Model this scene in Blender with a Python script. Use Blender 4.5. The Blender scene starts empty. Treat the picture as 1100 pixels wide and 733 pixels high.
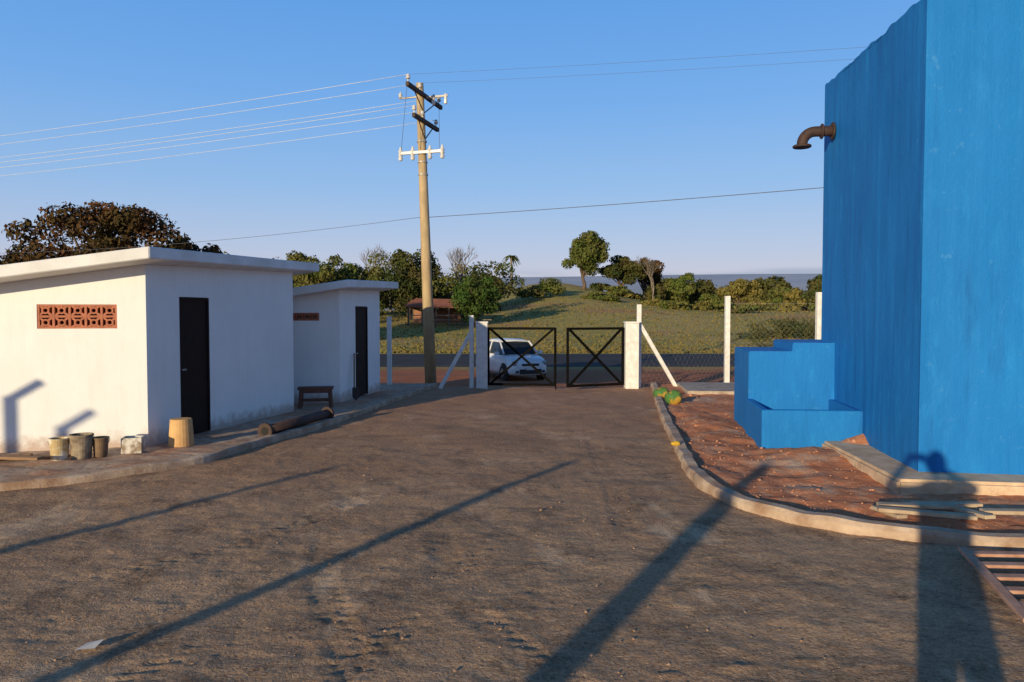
import bpy, bmesh, math, random
import numpy as np
from mathutils import Vector, Matrix, noise as mn
random.seed(7); RNG=np.random.default_rng(7)
scene=bpy.context.scene
COL=scene.collection

# ------------------------------------------------------------------ helpers
def new_obj(name, me, mat=None, parent=None, smooth=False):
    ob=bpy.data.objects.new(name, me); COL.objects.link(ob)
    if mat is not None:
        for m in (mat if isinstance(mat,(list,tuple)) else [mat]): me.materials.append(m)
    if parent: ob.parent=parent
    if smooth: me.polygons.foreach_set('use_smooth',[True]*len(me.polygons))
    return ob
def mk(name, verts, faces, mat=None, parent=None, smooth=False):
    me=bpy.data.meshes.new(name); me.from_pydata([tuple(map(float,v)) for v in verts],[],faces); me.update()
    return new_obj(name,me,mat,parent,smooth)
def empty(name, loc=(0,0,0)):
    e=bpy.data.objects.new(name,None); COL.objects.link(e); e.location=loc; e.empty_display_size=.3; return e
def fixn(ob):
    bm=bmesh.new(); bm.from_mesh(ob.data); bmesh.ops.recalc_face_normals(bm,faces=bm.faces); bm.to_mesh(ob.data); bm.free(); return ob
def box(name, c, s, mat, parent=None, rz=0, rx=0, ry=0, bevel=0.0):
    bm=bmesh.new(); bmesh.ops.create_cube(bm,size=1)
    bmesh.ops.scale(bm,vec=s,verts=bm.verts)
    if bevel>0: bmesh.ops.bevel(bm,geom=list(bm.edges),offset=bevel,segments=2,affect='EDGES',profile=.5)
    M=Matrix.Translation(c)@Matrix.Rotation(rz,4,'Z')@Matrix.Rotation(ry,4,'Y')@Matrix.Rotation(rx,4,'X')
    bm.transform(M)
    me=bpy.data.meshes.new(name); bm.to_mesh(me); bm.free()
    return new_obj(name,me,mat,parent)
def beam(name,a,b,w,h,mat,parent=None,bevel=0.0):
    a=Vector(a);b=Vector(b);d=b-a;L=d.length
    q=d.to_track_quat('X','Z').to_matrix().to_4x4()
    bm=bmesh.new(); bmesh.ops.create_cube(bm,size=1); bmesh.ops.scale(bm,vec=(L,w,h),verts=bm.verts)
    if bevel>0: bmesh.ops.bevel(bm,geom=list(bm.edges),offset=bevel,segments=1,affect='EDGES')
    bm.transform(Matrix.Translation((a+b)/2)@q)
    me=bpy.data.meshes.new(name); bm.to_mesh(me); bm.free()
    return new_obj(name,me,mat,parent)
def tube_data(pts,rads,seg=8,cap=True):
    pts=[Vector(p) for p in pts]; n=len(pts)
    if not isinstance(rads,(list,tuple)): rads=[rads]*n
    V=[];F=[]
    t0=(pts[1]-pts[0]).normalized()
    u=t0.orthogonal().normalized()
    for i in range(n):
        t=(pts[min(i+1,n-1)]-pts[max(i-1,0)]).normalized()
        u=(u-t*u.dot(t)).normalized(); w=t.cross(u)
        for k in range(seg):
            a=2*math.pi*k/seg
            V.append(pts[i]+(u*math.cos(a)+w*math.sin(a))*rads[i])
    for i in range(n-1):
        for k in range(seg):
            k2=(k+1)%seg
            F.append((i*seg+k,i*seg+k2,(i+1)*seg+k2,(i+1)*seg+k))
    if cap:
        F.append(tuple(reversed(range(seg)))); F.append(tuple((n-1)*seg+k for k in range(seg)))
    return V,F
def merge(parts):
    V=[];F=[]
    for v,f in parts:
        o=len(V); V+=list(v); F+=[tuple(i+o for i in q) for q in f]
    return V,F
def tube(name,pts,rads,mat,parent=None,seg=12,smooth=True):
    V,F=tube_data(pts,rads,seg); ob=mk(name,V,F,mat,parent,smooth)
    return ob
def lathe(name,prof,mat,parent=None,loc=(0,0,0),M=None,seg=24,smooth=True):
    V=[];F=[]
    for r,z in prof:
        for k in range(seg):
            a=2*math.pi*k/seg; V.append(Vector((r*math.cos(a),r*math.sin(a),z)))
    n=len(prof)
    for i in range(n-1):
        for k in range(seg):
            k2=(k+1)%seg; F.append((i*seg+k,i*seg+k2,(i+1)*seg+k2,(i+1)*seg+k))
    F.append(tuple(reversed(range(seg)))); F.append(tuple((n-1)*seg+k for k in range(seg)))
    M=M or Matrix.Identity(4); V=[Matrix.Translation(loc)@M@v for v in V]
    return mk(name,V,F,mat,parent,False)
def ss(a,b,x):
    t=min(1,max(0,(x-a)/(b-a))); return t*t*(3-2*t)
def catmull(P,n=8):
    P=[Vector(p) for p in P]; out=[]
    Q=[P[0]*2-P[1]]+P+[P[-1]*2-P[-2]]
    for i in range(1,len(Q)-2):
        for k in range(n):
            t=k/n; a,b,c,d=Q[i-1],Q[i],Q[i+1],Q[i+2]
            out.append(.5*((2*b)+(c-a)*t+(2*a-5*b+4*c-d)*t*t+(3*b-a-3*c+d)*t**3))
    out.append(P[-1]); return out
def sweep_profile(name,path,prof,mat,parent=None,jit=0.0):
    n=len(path);V=[];F=[];m=len(prof)
    for i,p in enumerate(path):
        t=(path[min(i+1,n-1)]-path[max(i-1,0)]); t=Vector((t.x,t.y)).normalized(); nn=Vector((-t.y,t.x))
        j=mn.noise(Vector((p.x*3,p.y*3,0)))*jit; j2=mn.noise(Vector((p.x*3,p.y*3,5)))*jit
        for o,z in prof:
            V.append((p.x+nn.x*(o+j),p.y+nn.y*(o+j),z+(j2 if z>0 else 0)))
    for i in range(n-1):
        for k in range(m-1):
            F.append((i*m+k,(i+1)*m+k,(i+1)*m+k+1,i*m+k+1))
    F.append(tuple(range(m))); F.append(tuple(reversed([(n-1)*m+k for k in range(m)])))
    return fixn(mk(name,V,F,mat,parent,False))

# ------------------------------------------------------------------ materials
def nmat(name):
    m=bpy.data.materials.new(name); m.use_nodes=True; nt=m.node_tree; b=nt.nodes['Principled BSDF']; return m,nt,b
def N(nt,t,**kw):
    n=nt.nodes.new(t)
    for k,v in kw.items(): setattr(n,k,v)
    return n
def noise_fac(nt,scale,detail=4,rough=.55,lo=.35,hi=.65,vec=None,stretch=None):
    tc=N(nt,'ShaderNodeTexCoord'); src=tc.outputs['Object']
    if stretch:
        mp=N(nt,'ShaderNodeMapping'); mp.inputs['Scale'].default_value=stretch; nt.links.new(src,mp.inputs[0]); src=mp.outputs[0]
    n=N(nt,'ShaderNodeTexNoise'); n.inputs['Scale'].default_value=scale; n.inputs['Detail'].default_value=min(detail,4); n.inputs['Roughness'].default_value=rough
    nt.links.new(src,n.inputs['Vector'])
    r=N(nt,'ShaderNodeMapRange'); r.inputs['From Min'].default_value=lo; r.inputs['From Max'].default_value=hi
    nt.links.new(n.outputs['Fac'],r.inputs['Value']); return r.outputs[0],n.outputs['Fac']
def mix(nt,fac,a,b,blend='MIX'):
    m=N(nt,'ShaderNodeMix',data_type='RGBA',blend_type=blend)
    if isinstance(fac,(int,float)): m.inputs[0].default_value=fac
    else: nt.links.new(fac,m.inputs[0])
    for i,v in ((6,a),(7,b)):
        if isinstance(v,(tuple,list)): m.inputs[i].default_value=(*v[:3],1)
        else: nt.links.new(v,m.inputs[i])
    return m.outputs[2]
def bump(nt,b,h,strength,dist,prev=None):
    n=N(nt,'ShaderNodeBump'); n.inputs['Strength'].default_value=strength; n.inputs['Distance'].default_value=dist
    nt.links.new(h,n.inputs['Height'])
    if prev is not None: nt.links.new(prev,n.inputs['Normal'])
    nt.links.new(n.outputs[0],b.inputs['Normal']); return n.outputs[0]
def simple(name,c1,c2,scale=6,rough=.8,bs=.3,bd=.01,bscale=40,metal=0,stretch=None,lo=.35,hi=.65,spec=None):
    m,nt,b=nmat(name); f,_=noise_fac(nt,scale,5,.6,lo,hi,stretch=stretch)
    nt.links.new(mix(nt,f,c1,c2),b.inputs['Base Color']); b.inputs['Roughness'].default_value=rough; b.inputs['Metallic'].default_value=metal
    if spec is not None: b.inputs['Specular IOR Level'].default_value=spec
    if bs>0:
        _,h=noise_fac(nt,bscale,4,.6,stretch=stretch); bump(nt,b,h,bs,bd)
    return m

def white_wall_mat():
    m,nt,b=nmat('white_painted_plaster')
    f,_=noise_fac(nt,1.2,5,.65,.35,.7); c=mix(nt,f,(.84,.83,.80),(.79,.775,.74))
    f2,_=noise_fac(nt,2.2,4,.6,.5,.75,stretch=(6,6,.5)); c=mix(nt,f2,c,mix(nt,.08,c,(.35,.28,.22)))
    tc=N(nt,'ShaderNodeTexCoord'); sp=N(nt,'ShaderNodeSeparateXYZ'); nt.links.new(tc.outputs['Object'],sp.inputs[0])
    nz,raw=noise_fac(nt,7,4,.6)
    ad=N(nt,'ShaderNodeMath',operation='MULTIPLY_ADD'); nt.links.new(raw,ad.inputs[0]); ad.inputs[1].default_value=-.35; nt.links.new(sp.outputs[2],ad.inputs[2])
    r=N(nt,'ShaderNodeMapRange'); r.inputs['From Min'].default_value=-.05; r.inputs['From Max'].default_value=.10; r.inputs['To Min'].default_value=.7; r.inputs['To Max'].default_value=0
    nt.links.new(ad.outputs[0],r.inputs['Value']); c=mix(nt,r.outputs[0],c,(.42,.25,.16))
    nt.links.new(c,b.inputs['Base Color']); b.inputs['Roughness'].default_value=.85
    _,h=noise_fac(nt,35,5,.7); p=bump(nt,b,h,.25,.006); _,h2=noise_fac(nt,3,3,.5); bump(nt,b,h2,.25,.03,p)
    return m
M_WHITE=white_wall_mat()
M_POST=simple('whitewashed_concrete',(.80,.78,.74),(.64,.61,.56),9,.85,.3,.006,60)
M_FASCIA=simple('roof_slab_paint',(.80,.79,.77),(.68,.66,.62),3,.8,.3,.006,30)

def blue_mat():
    m,nt,b=nmat('blue_painted_concrete')
    f,_=noise_fac(nt,.9,6,.6,.30,.70,stretch=(1.2,1.2,.7)); c=mix(nt,f,(.008,.145,.43),(.012,.185,.52))
    f2,_=noise_fac(nt,2.4,5,.7,.55,.85,stretch=(2,2,.6)); c=mix(nt,f2,c,(.02,.235,.58))
    f3,_=noise_fac(nt,2,4,.65,.55,.85,stretch=(3,3,.35)); c=mix(nt,f3,c,(.006,.105,.34))
    f4,_=noise_fac(nt,9,4,.75,.62,.72); c=mix(nt,f4,c,mix(nt,.25,c,(.12,.34,.6)))
    nt.links.new(c,b.inputs['Base Color']); b.inputs['Roughness'].default_value=.65
    b.inputs['Specular IOR Level'].default_value=.2
    _,h=noise_fac(nt,3.5,4,.6,stretch=(3,3,.25)); p=bump(nt,b,h,.35,.018)
    _,h2=noise_fac(nt,24,6,.75); bump(nt,b,h2,.55,.010,p)
    return m
M_BLUE=blue_mat()
M_CONC=simple('weathered_concrete',(.44,.36,.28),(.28,.21,.16),5,.9,.5,.01,50)
M_KERB=simple('kerb_concrete',(.52,.39,.28),(.30,.18,.11),4,.9,.6,.012,45)
M_TERRA=simple('terracotta',(.50,.17,.09),(.36,.12,.06),14,.8,.2,.003,60)
M_DARK=simple('dark_interior',(.01,.01,.01),(.015,.013,.012),5,.9,0)
M_DOOR=simple('dark_brown_door_paint',(.018,.009,.007),(.028,.015,.010),8,.7,.2,.003,20,stretch=(6,6,.6),spec=.15)
M_WOOD=simple('rough_wood',(.30,.17,.085),(.17,.09,.05),7,.8,.4,.004,30,stretch=(1,6,6))
M_BENCH=simple('bench_wood',(.16,.055,.028),(.09,.035,.02),7,.7,.3,.004,30)
M_PALE=simple('pale_plank',(.50,.38,.25),(.33,.23,.15),6,.85,.4,.004,30)
M_RUST=simple('rusty_iron',(.060,.028,.02),(.03,.017,.014),14,.75,.5,.004,60)
M_FORM=simple('red_stained_timber',(.52,.29,.19),(.36,.18,.11),10,.8,.3,.003,50)
M_BLACK=simple('black_gate_paint',(.003,.003,.003),(.007,.006,.005),12,.8,.2,.002,50,spec=.05)
M_POLE=simple('concrete_pole',(.48,.35,.19),(.35,.25,.135),4,.85,.35,.006,30,stretch=(2,2,.6))
M_XARM=simple('crossarm_wood',(.05,.03,.02),(.09,.055,.035),6,.8,.3,.004,30)
M_GALV=simple('galvanised_steel',(.40,.37,.33),(.30,.27,.24),20,.55,.1,.002,50,metal=.2)
M_INS=simple('porcelain_insulator',(.70,.67,.62),(.55,.52,.48),12,.3,0)
M_WIRE=simple('aluminium_wire',(.75,.74,.72),(.6,.6,.6),10,.4,0)
M_BWIRE=simple('black_cable',(.07,.07,.08),(.10,.10,.11),10,.6,0)
M_BARK=simple('bark',(.15,.10,.065),(.075,.05,.033),6,.9,.5,.03,12,stretch=(1,1,.4))
M_GREYBARK=simple('grey_bark',(.24,.19,.15),(.15,.12,.09),6,.9,.3,.03,12)

def leaf_mat(name,a,b_,c_):
    m,nt,b=nmat(name)
    g=N(nt,'ShaderNodeNewGeometry')
    c=mix(nt,g.outputs['Random Per Island'],a,b_)
    f,_=noise_fac(nt,.55,3,.6,.38,.66); c=mix(nt,f,c,c_)
    nt.links.new(c,b.inputs['Base Color']); b.inputs['Roughness'].default_value=.8; b.inputs['Specular IOR Level'].default_value=.1
    return m
L_DARK=leaf_mat('foliage_dark',(.030,.048,.013),(.060,.075,.020),(.092,.074,.024))
L_RUST=leaf_mat('foliage_russet',(.036,.029,.010),(.070,.048,.016),(.11,.048,.018))
L_MID=leaf_mat('foliage_mid',(.060,.095,.018),(.095,.12,.027),(.125,.108,.032))
L_YEL=leaf_mat('foliage_dry',(.15,.13,.035),(.22,.165,.045),(.12,.11,.03))
L_GREEN=leaf_mat('foliage_bright',(.036,.085,.014),(.065,.12,.024),(.055,.075,.018))

# ------------------------------------------------------------------ terrain
def terr(x,y):
    z=-.35*ss(17.7,22,y)
    z+=2.35*ss(41,78,y)
    z+=4.6*math.exp(-((x-6)/12)**2-((y-112)/26)**2)
    r=math.hypot(x,y)
    if r>30: z+=.25*ss(30,80,r)*mn.noise(Vector((x*.06,y*.06,0)))
    if r>250: z+=70*ss(300,1500,r)*(1+.10*mn.noise(Vector((x*.0016,y*.0016,3))))
    return z
def make_ground():
    radii=[0]+list(np.geomspace(2,4200,150)); nseg=256
    V=[(0,0,-.05)];F=[]
    for r in radii[1:]:
        for k in range(nseg):
            a=2*math.pi*k/nseg; x=r*math.cos(a); y=r*math.sin(a)
            V.append((x,y,terr(x,y)-.05*(1-ss(17.2,17.9,y))))
    for k in range(nseg): F.append((0,1+k,1+(k+1)%nseg))
    for i in range(len(radii)-2):
        o=1+i*nseg;p=o+nseg
        for k in range(nseg):
            k2=(k+1)%nseg; F.append((o+k,p+k,p+k2,o+k2))
    m,nt,b=nmat('ground_soil_grass_and_haze')
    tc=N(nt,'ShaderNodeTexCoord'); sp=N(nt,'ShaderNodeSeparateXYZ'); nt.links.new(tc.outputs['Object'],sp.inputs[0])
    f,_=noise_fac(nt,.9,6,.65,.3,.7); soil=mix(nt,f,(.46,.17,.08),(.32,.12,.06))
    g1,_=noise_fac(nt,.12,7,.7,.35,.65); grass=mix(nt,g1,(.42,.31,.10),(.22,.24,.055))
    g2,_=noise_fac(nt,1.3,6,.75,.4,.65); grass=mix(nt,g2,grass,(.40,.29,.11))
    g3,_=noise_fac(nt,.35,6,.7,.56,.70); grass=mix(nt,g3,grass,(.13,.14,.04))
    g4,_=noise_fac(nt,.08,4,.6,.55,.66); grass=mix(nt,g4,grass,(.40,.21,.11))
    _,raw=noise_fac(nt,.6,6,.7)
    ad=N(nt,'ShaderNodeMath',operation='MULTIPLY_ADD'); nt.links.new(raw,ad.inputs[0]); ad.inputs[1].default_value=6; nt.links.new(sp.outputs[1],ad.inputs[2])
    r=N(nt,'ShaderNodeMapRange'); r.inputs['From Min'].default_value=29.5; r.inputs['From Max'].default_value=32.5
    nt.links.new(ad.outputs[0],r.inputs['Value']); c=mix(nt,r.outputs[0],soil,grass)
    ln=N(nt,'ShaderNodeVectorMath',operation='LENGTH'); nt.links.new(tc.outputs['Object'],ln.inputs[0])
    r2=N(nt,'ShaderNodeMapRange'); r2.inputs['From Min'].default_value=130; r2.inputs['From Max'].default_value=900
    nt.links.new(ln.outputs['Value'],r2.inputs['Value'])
    far,_=noise_fac(nt,.01,5,.7,.4,.6); haze_col=mix(nt,far,(.34,.38,.45),(.42,.45,.50)); c=mix(nt,r2.outputs[0],c,haze_col)  # aerial haze painted into the base colour, blue-grey growing with distance
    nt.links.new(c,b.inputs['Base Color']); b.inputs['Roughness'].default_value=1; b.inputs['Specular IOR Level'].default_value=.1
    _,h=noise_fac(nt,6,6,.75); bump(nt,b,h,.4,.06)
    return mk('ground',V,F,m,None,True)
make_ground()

# yard: fine relief with tyre tracks
TRACKS=[ [(-2.6,2.2),(-1.55,3.7),(-1.0,5.0),(-.6,6.6)],
         [(-1.5,2.2),(-.75,3.6),(-.35,4.7),(.1,6.2)],
         [(-.2,2.2),(-.8,3.6),(-1.3,5.0),(-1.6,7.0)],
         [(1.0,2.4),(.3,3.3),(-.3,4.4),(-.6,6)],
         [(-5,3.4),(-3.4,4.2),(-2.0,5.4),(-1.2,7.4)],
         [(-3.4,2.4),(-2.3,3.5),(-1.9,4.8),(-2.0,6.4)],
         [(.9,5.5),(1.0,7.5),(1.1,10),(1.3,13)]]
TR=[np.array([(p.x,p.y) for p in catmull([(a,b,0) for a,b in t],30)]) for t in TRACKS]
def yard_h(xs,ys):
    out=np.zeros(xs.shape)
    it=np.nditer(xs,flags=['multi_index'])
    for _ in it:
        i=it.multi_index; x=float(xs[i]); y=float(ys[i])
        h=.014*mn.noise(Vector((x*.9,y*.9,1)))+.010*mn.noise(Vector((x*3.1,y*3.1,2)))
        if y<9.5:
            n9=mn.noise(Vector((x*9,y*9,3)))
            h+=.006*n9+.0045*mn.noise(Vector((x*24,y*24,4)))
            cl=mn.noise(Vector((x*1.3,y*1.3,7)))
            if cl>.0: h+=min(1,cl*5)*.011*max(0,mn.noise(Vector((x*13,y*13,8))))
        out[i]=h
    return out
def make_yard():
    xs=np.arange(-7.6,6.6,.035)
    ys=list(np.arange(-7,2.4,.35)); y=2.4
    while y<17.9: ys.append(y); y+=max(.022,y*.0062)
    ys=np.array(ys)
    X,Y=np.meshgrid(xs,ys); Z=yard_h(X,Y)
    P=np.stack([X.ravel(),Y.ravel()],1); Zr=Z.ravel().copy()
    for ti,t in enumerate(TR):
        idx=np.where((P[:,1]>2.3)&(P[:,1]<13.5))[0]; Q=P[idx]
        best=np.full(len(idx),9.); s=np.zeros(len(idx))
        acc=0
        for k in range(len(t)-1):
            a=t[k];b=t[k+1];d=b-a;L=np.hypot(*d)
            if L<1e-6: continue
            rel=Q-a; u=np.clip((rel@d)/(L*L),0,1); pr=rel-u[:,None]*d; dist=np.hypot(pr[:,0],pr[:,1])
            sgn=np.sign(rel[:,0]*d[1]-rel[:,1]*d[0])
            mk_=dist<np.abs(best); best[mk_]=(dist*sgn)[mk_]; s[mk_]=(acc+u*L)[mk_]; acc+=L
        w=.10; inside=np.abs(best)<w
        tread=np.sin((s+np.abs(best)*1.2)*2*math.pi/.115)
        nz=np.array([mn.noise(Vector((float(q[0])*1.1,float(q[1])*1.1,9+ti))) for q in Q])
        fade=np.clip(s/.5,0,1)*np.clip((acc-s)/1.2,0,1)
        vis=np.clip(.5+1.4*nz,0,1)*fade
        dz=np.where(inside,-.006+.007*tread,0)+.006*np.exp(-((np.abs(best)-w-.02)/.02)**2)
        Zr[idx]+=dz*vis
    Zr-=.05*np.clip((P[:,1]-17.3)/.5,0,1)
    ny,nx=X.shape
    V=np.column_stack([P,Zr])
    F=[(j*nx+i,j*nx+i+1,(j+1)*nx+i+1,(j+1)*nx+i) for j in range(ny-1) for i in range(nx-1)]
    m,nt,b=nmat('compacted_gravel_soil')
    tc=N(nt,'ShaderNodeTexCoord'); sp=N(nt,'ShaderNodeSeparateXYZ'); nt.links.new(tc.outputs['Object'],sp.inputs[0])
    f,_=noise_fac(nt,.55,5,.7,.38,.62); c=mix(nt,f,(.36,.215,.12),(.50,.315,.18))
    f,_=noise_fac(nt,2.2,5,.75,.46,.64); c=mix(nt,f,c,(.22,.135,.078))
    f,_=noise_fac(nt,1.1,5,.72,.56,.68,stretch=(1,.5,1)); c=mix(nt,f,c,(.64,.44,.27))
    f,_=noise_fac(nt,34,4,.8,.45,.7); c=mix(nt,f,c,mix(nt,.4,c,(.75,.56,.38)))
    f,_=noise_fac(nt,52,4,.8,.52,.68); c=mix(nt,f,c,mix(nt,.75,c,(.05,.03,.02)))
    _,raw=noise_fac(nt,.5,4,.6)
    ad=N(nt,'ShaderNodeMath',operation='MULTIPLY_ADD'); nt.links.new(raw,ad.inputs[0]); ad.inputs[1].default_value=8; nt.links.new(sp.outputs[1],ad.inputs[2])
    r=N(nt,'ShaderNodeMapRange'); r.inputs['From Min'].default_value=9; r.inputs['From Max'].default_value=20; r.inputs['To Max'].default_value=.6
    nt.links.new(ad.outputs[0],r.inputs['Value']); c=mix(nt,r.outputs[0],c,(.45,.225,.13))
    nt.links.new(c,b.inputs['Base Color']); b.inputs['Roughness'].default_value=.95; b.inputs['Specular IOR Level'].default_value=.08
    _,h=noise_fac(nt,14,5,.8); p=bump(nt,b,h,.65,.022)
    _,h2=noise_fac(nt,75,4,.75); bump(nt,b,h2,.6,.006,p)
    return mk('gravel_yard',V,F,m,None,True)
make_yard()

def make_stones():
    parts=[]
    for i in range(900):
        y=2.7+14*random.random()**1.9; x=random.uniform(-.75,.62)*y
        if x<-4.5 or x>1.8: continue
        s=random.choice([.004,.005,.006,.008,.010])*random.uniform(.7,1.3)
        if random.random()<.012: s*=2.4
        bm=bmesh.new(); bmesh.ops.create_icosphere(bm,subdivisions=1,radius=s)
        for v in bm.verts: v.co*=random.uniform(.7,1.2); v.co.z*=.6
        vs=[v.co+Vector((x,y,s*.15)) for v in bm.verts]; fs=[tuple(v.index for v in f.verts) for f in bm.faces]; bm.free()
        parts.append((vs,fs))
    V,F=merge(parts); mk('loose_gravel',V,F,simple('stone',(.42,.26,.16),(.24,.14,.09),30,.9,0),None,False)
make_stones()

# ------------------------------------------------------------------ road
def make_road():
    V=[];F=[];nx=160
    rows=[(-.4,-.05),(0,.0),(3,.03),(4.5,.045),(6,.03),(9,.0),(9.4,-.05)]
    for i in range(nx+1):
        x=-320+640*i/nx; yb=29.0+.012*x
        for o,z in rows: V.append((x,yb+o,-.33+z))
    m_=len(rows)
    for i in range(nx):
        for k in range(m_-1): F.append((i*m_+k,(i+1)*m_+k,(i+1)*m_+k+1,i*m_+k+1))
    mk('asphalt_road',V,F,simple('asphalt',(.050,.050,.054),(.068,.064,.064),1.2,.95,.4,.01,40,spec=.1),None,False)
    wm=simple('worn_road_paint',(.18,.16,.15),(.07,.066,.065),3,.9,0)
    for o,w in ((.35,.1),(8.6,.1)):
        V=[];F=[]
        for i in range(nx+1):
            x=-320+640*i/nx; yb=29+.012*x; zz=lambda q:-.33+(.01*q if q<=4.5 else .01*(9-q))+.006
            V+= [(x,yb+o,zz(o)),(x,yb+o+w,zz(o+w))]
        for i in range(nx): F.append((2*i,2*i+2,2*i+3,2*i+1))
        mk('road_edge_line',V,F,wm)
make_road()

# ------------------------------------------------------------------ kerbs, pavement, soil bed
LK=[(-6.9,6.75),(-4.95,7.1),(-3.62,8.3),(-3.42,9.1),(-2.83,11.25),(-2.3,14.5),(-1.8,17.4)]
lk=catmull([(a,b,0) for a,b in LK],10)
prof=[(-.06,-.08),(-.06,.07),(-.045,.085),(.045,.085),(.06,.07),(.06,-.08)]
sweep_profile('concrete_kerb',lk,prof,M_KERB,None,.022)
RKY=[4.45,4.9,5.31,5.65,6.0,6.52,7.42,8.88,12.05,17.4]; RKX=[7.4,5.2,3.68,2.85,2.34,2.02,1.90,2.07,2.5,3.35]
rk=catmull([(a,b,0) for a,b in zip(RKX,RKY)],10)
prof2=[(-.075,-.08),(-.075,.06),(-.05,.095),(.05,.095),(.075,.06),(.075,-.08)]
sweep_profile('concrete_kerb',rk,prof2,M_KERB,None,.028)
def pave():
    V=[];F=[];n=len(lk); K=24
    for i,p in enumerate(lk):
        x1=min(p.x-.05,-4.6)-3.4 if p.y<14 else -6.5
        for k in range(K+1):
            t=k/K; x=(p.x-.05)+(x1-p.x+.05)*t; y=p.y+.01+(.4*t if p.y<9 else 0)
            V.append((x,y,.074+(0 if k==0 else .016*mn.noise(Vector((x*2.5,y*2.5,0)))+.012*mn.noise(Vector((x*8,y*8,0))))))
    for i in range(n-1):
        for k in range(K): a=i*(K+1)+k; F.append((a,a+1,a+K+2,a+K+1))
    m,nt,b=nmat('dusty_pavement')
    f,_=noise_fac(nt,1.3,6,.7,.4,.6); c=mix(nt,f,(.44,.34,.25),(.40,.20,.11)); f,_=noise_fac(nt,9,5,.8,.5,.65); c=mix(nt,f,c,(.24,.14,.09)); nt.links.new(c,b.inputs['Base Color']); b.inputs['Roughness'].default_value=.95
    _,h=noise_fac(nt,16,6,.75); bump(nt,b,h,.6,.02)
    mk('pavement',V,F,m)
pave()
def kerb_left(y): return float(np.interp(y,[p.y for p in rk],[p.x for p in rk]))
def soil_h(x,y):
    h=.042+.028*mn.noise(Vector((x*1.5,y*1.5,0)))+.026*mn.noise(Vector((x*4,y*4,1)))+.016*mn.noise(Vector((x*11,y*11,2)))
    h+=.24*math.exp(-((x-4.45)/.45)**2-((y-8.95)/.34)**2)
    h+=.10*math.exp(-((x-3.5)/.6)**2-((y-8.5)/.45)**2)
    h+=.06*math.exp(-((x-2.9)/.35)**2-((y-11.5)/1.6)**2)
    return h
def make_soil():
    ys=[];y=4.5
    while y<17.6: ys.append(y); y+=max(.035,y*.006)
    nx=110;V=[];F=[]
    for y in ys:
        x0=kerb_left(y)+.03; x1=9.5
        for i in range(nx+1):
            t=(i/nx)**1.5; x=x0+(x1-x0)*t; h=soil_h(x,y); e=min(1,(x-x0)/.15); V.append((x,y,.05*(1-e)+h*e))
    for j in range(len(ys)-1):
        for i in range(nx): a=j*(nx+1)+i; F.append((a,a+1,a+nx+2,a+nx+1))
    m,nt,b=nmat('red_soil')
    f,_=noise_fac(nt,1.6,6,.7,.35,.65); c=mix(nt,f,(.60,.23,.11),(.45,.17,.085))
    f,_=noise_fac(nt,6,6,.8,.5,.68); c=mix(nt,f,c,(.62,.34,.20))
    f,_=noise_fac(nt,.9,4,.6,.54,.68); c=mix(nt,f,c,(.58,.40,.27))
    nt.links.new(c,b.inputs['Base Color']); b.inputs['Roughness'].default_value=1; b.inputs['Specular IOR Level'].default_value=.1
    _,h=noise_fac(nt,18,6,.8); p=bump(nt,b,h,.7,.025); _,h=noise_fac(nt,70,4,.7); bump(nt,b,h,.5,.006,p)
    mk('red_soil_bed',V,F,m,None,True)
    parts=[]
    for i in range(750):
        y=5.4+11*random.random()**1.6; x=kerb_left(y)+.1+random.random()**1.3*2.2
        s=random.choice([.006,.008,.012,.016])*random.uniform(.6,1.3)
        if random.random()<.04: s*=2.2
        bm=bmesh.new(); bmesh.ops.create_icosphere(bm,subdivisions=1,radius=s)
        for v in bm.verts: v.co*=random.uniform(.65,1.25); v.co.z*=.7
        zz=soil_h(x,y)
        parts.append(([v.co+Vector((x,y,zz+s*.15)) for v in bm.verts],[tuple(v.index for v in f.verts) for f in bm.faces])); bm.free()
    V,F=merge(parts); mk('soil_clods',V,F,simple('clod',(.54,.26,.14),(.38,.16,.085),9,.95,0),None,False)
make_soil()
box('concrete_slab_path',(5.2,16.2,.06),(2.9,2.0,.10),M_CONC,None,rz=-.1,bevel=.01)

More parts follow.
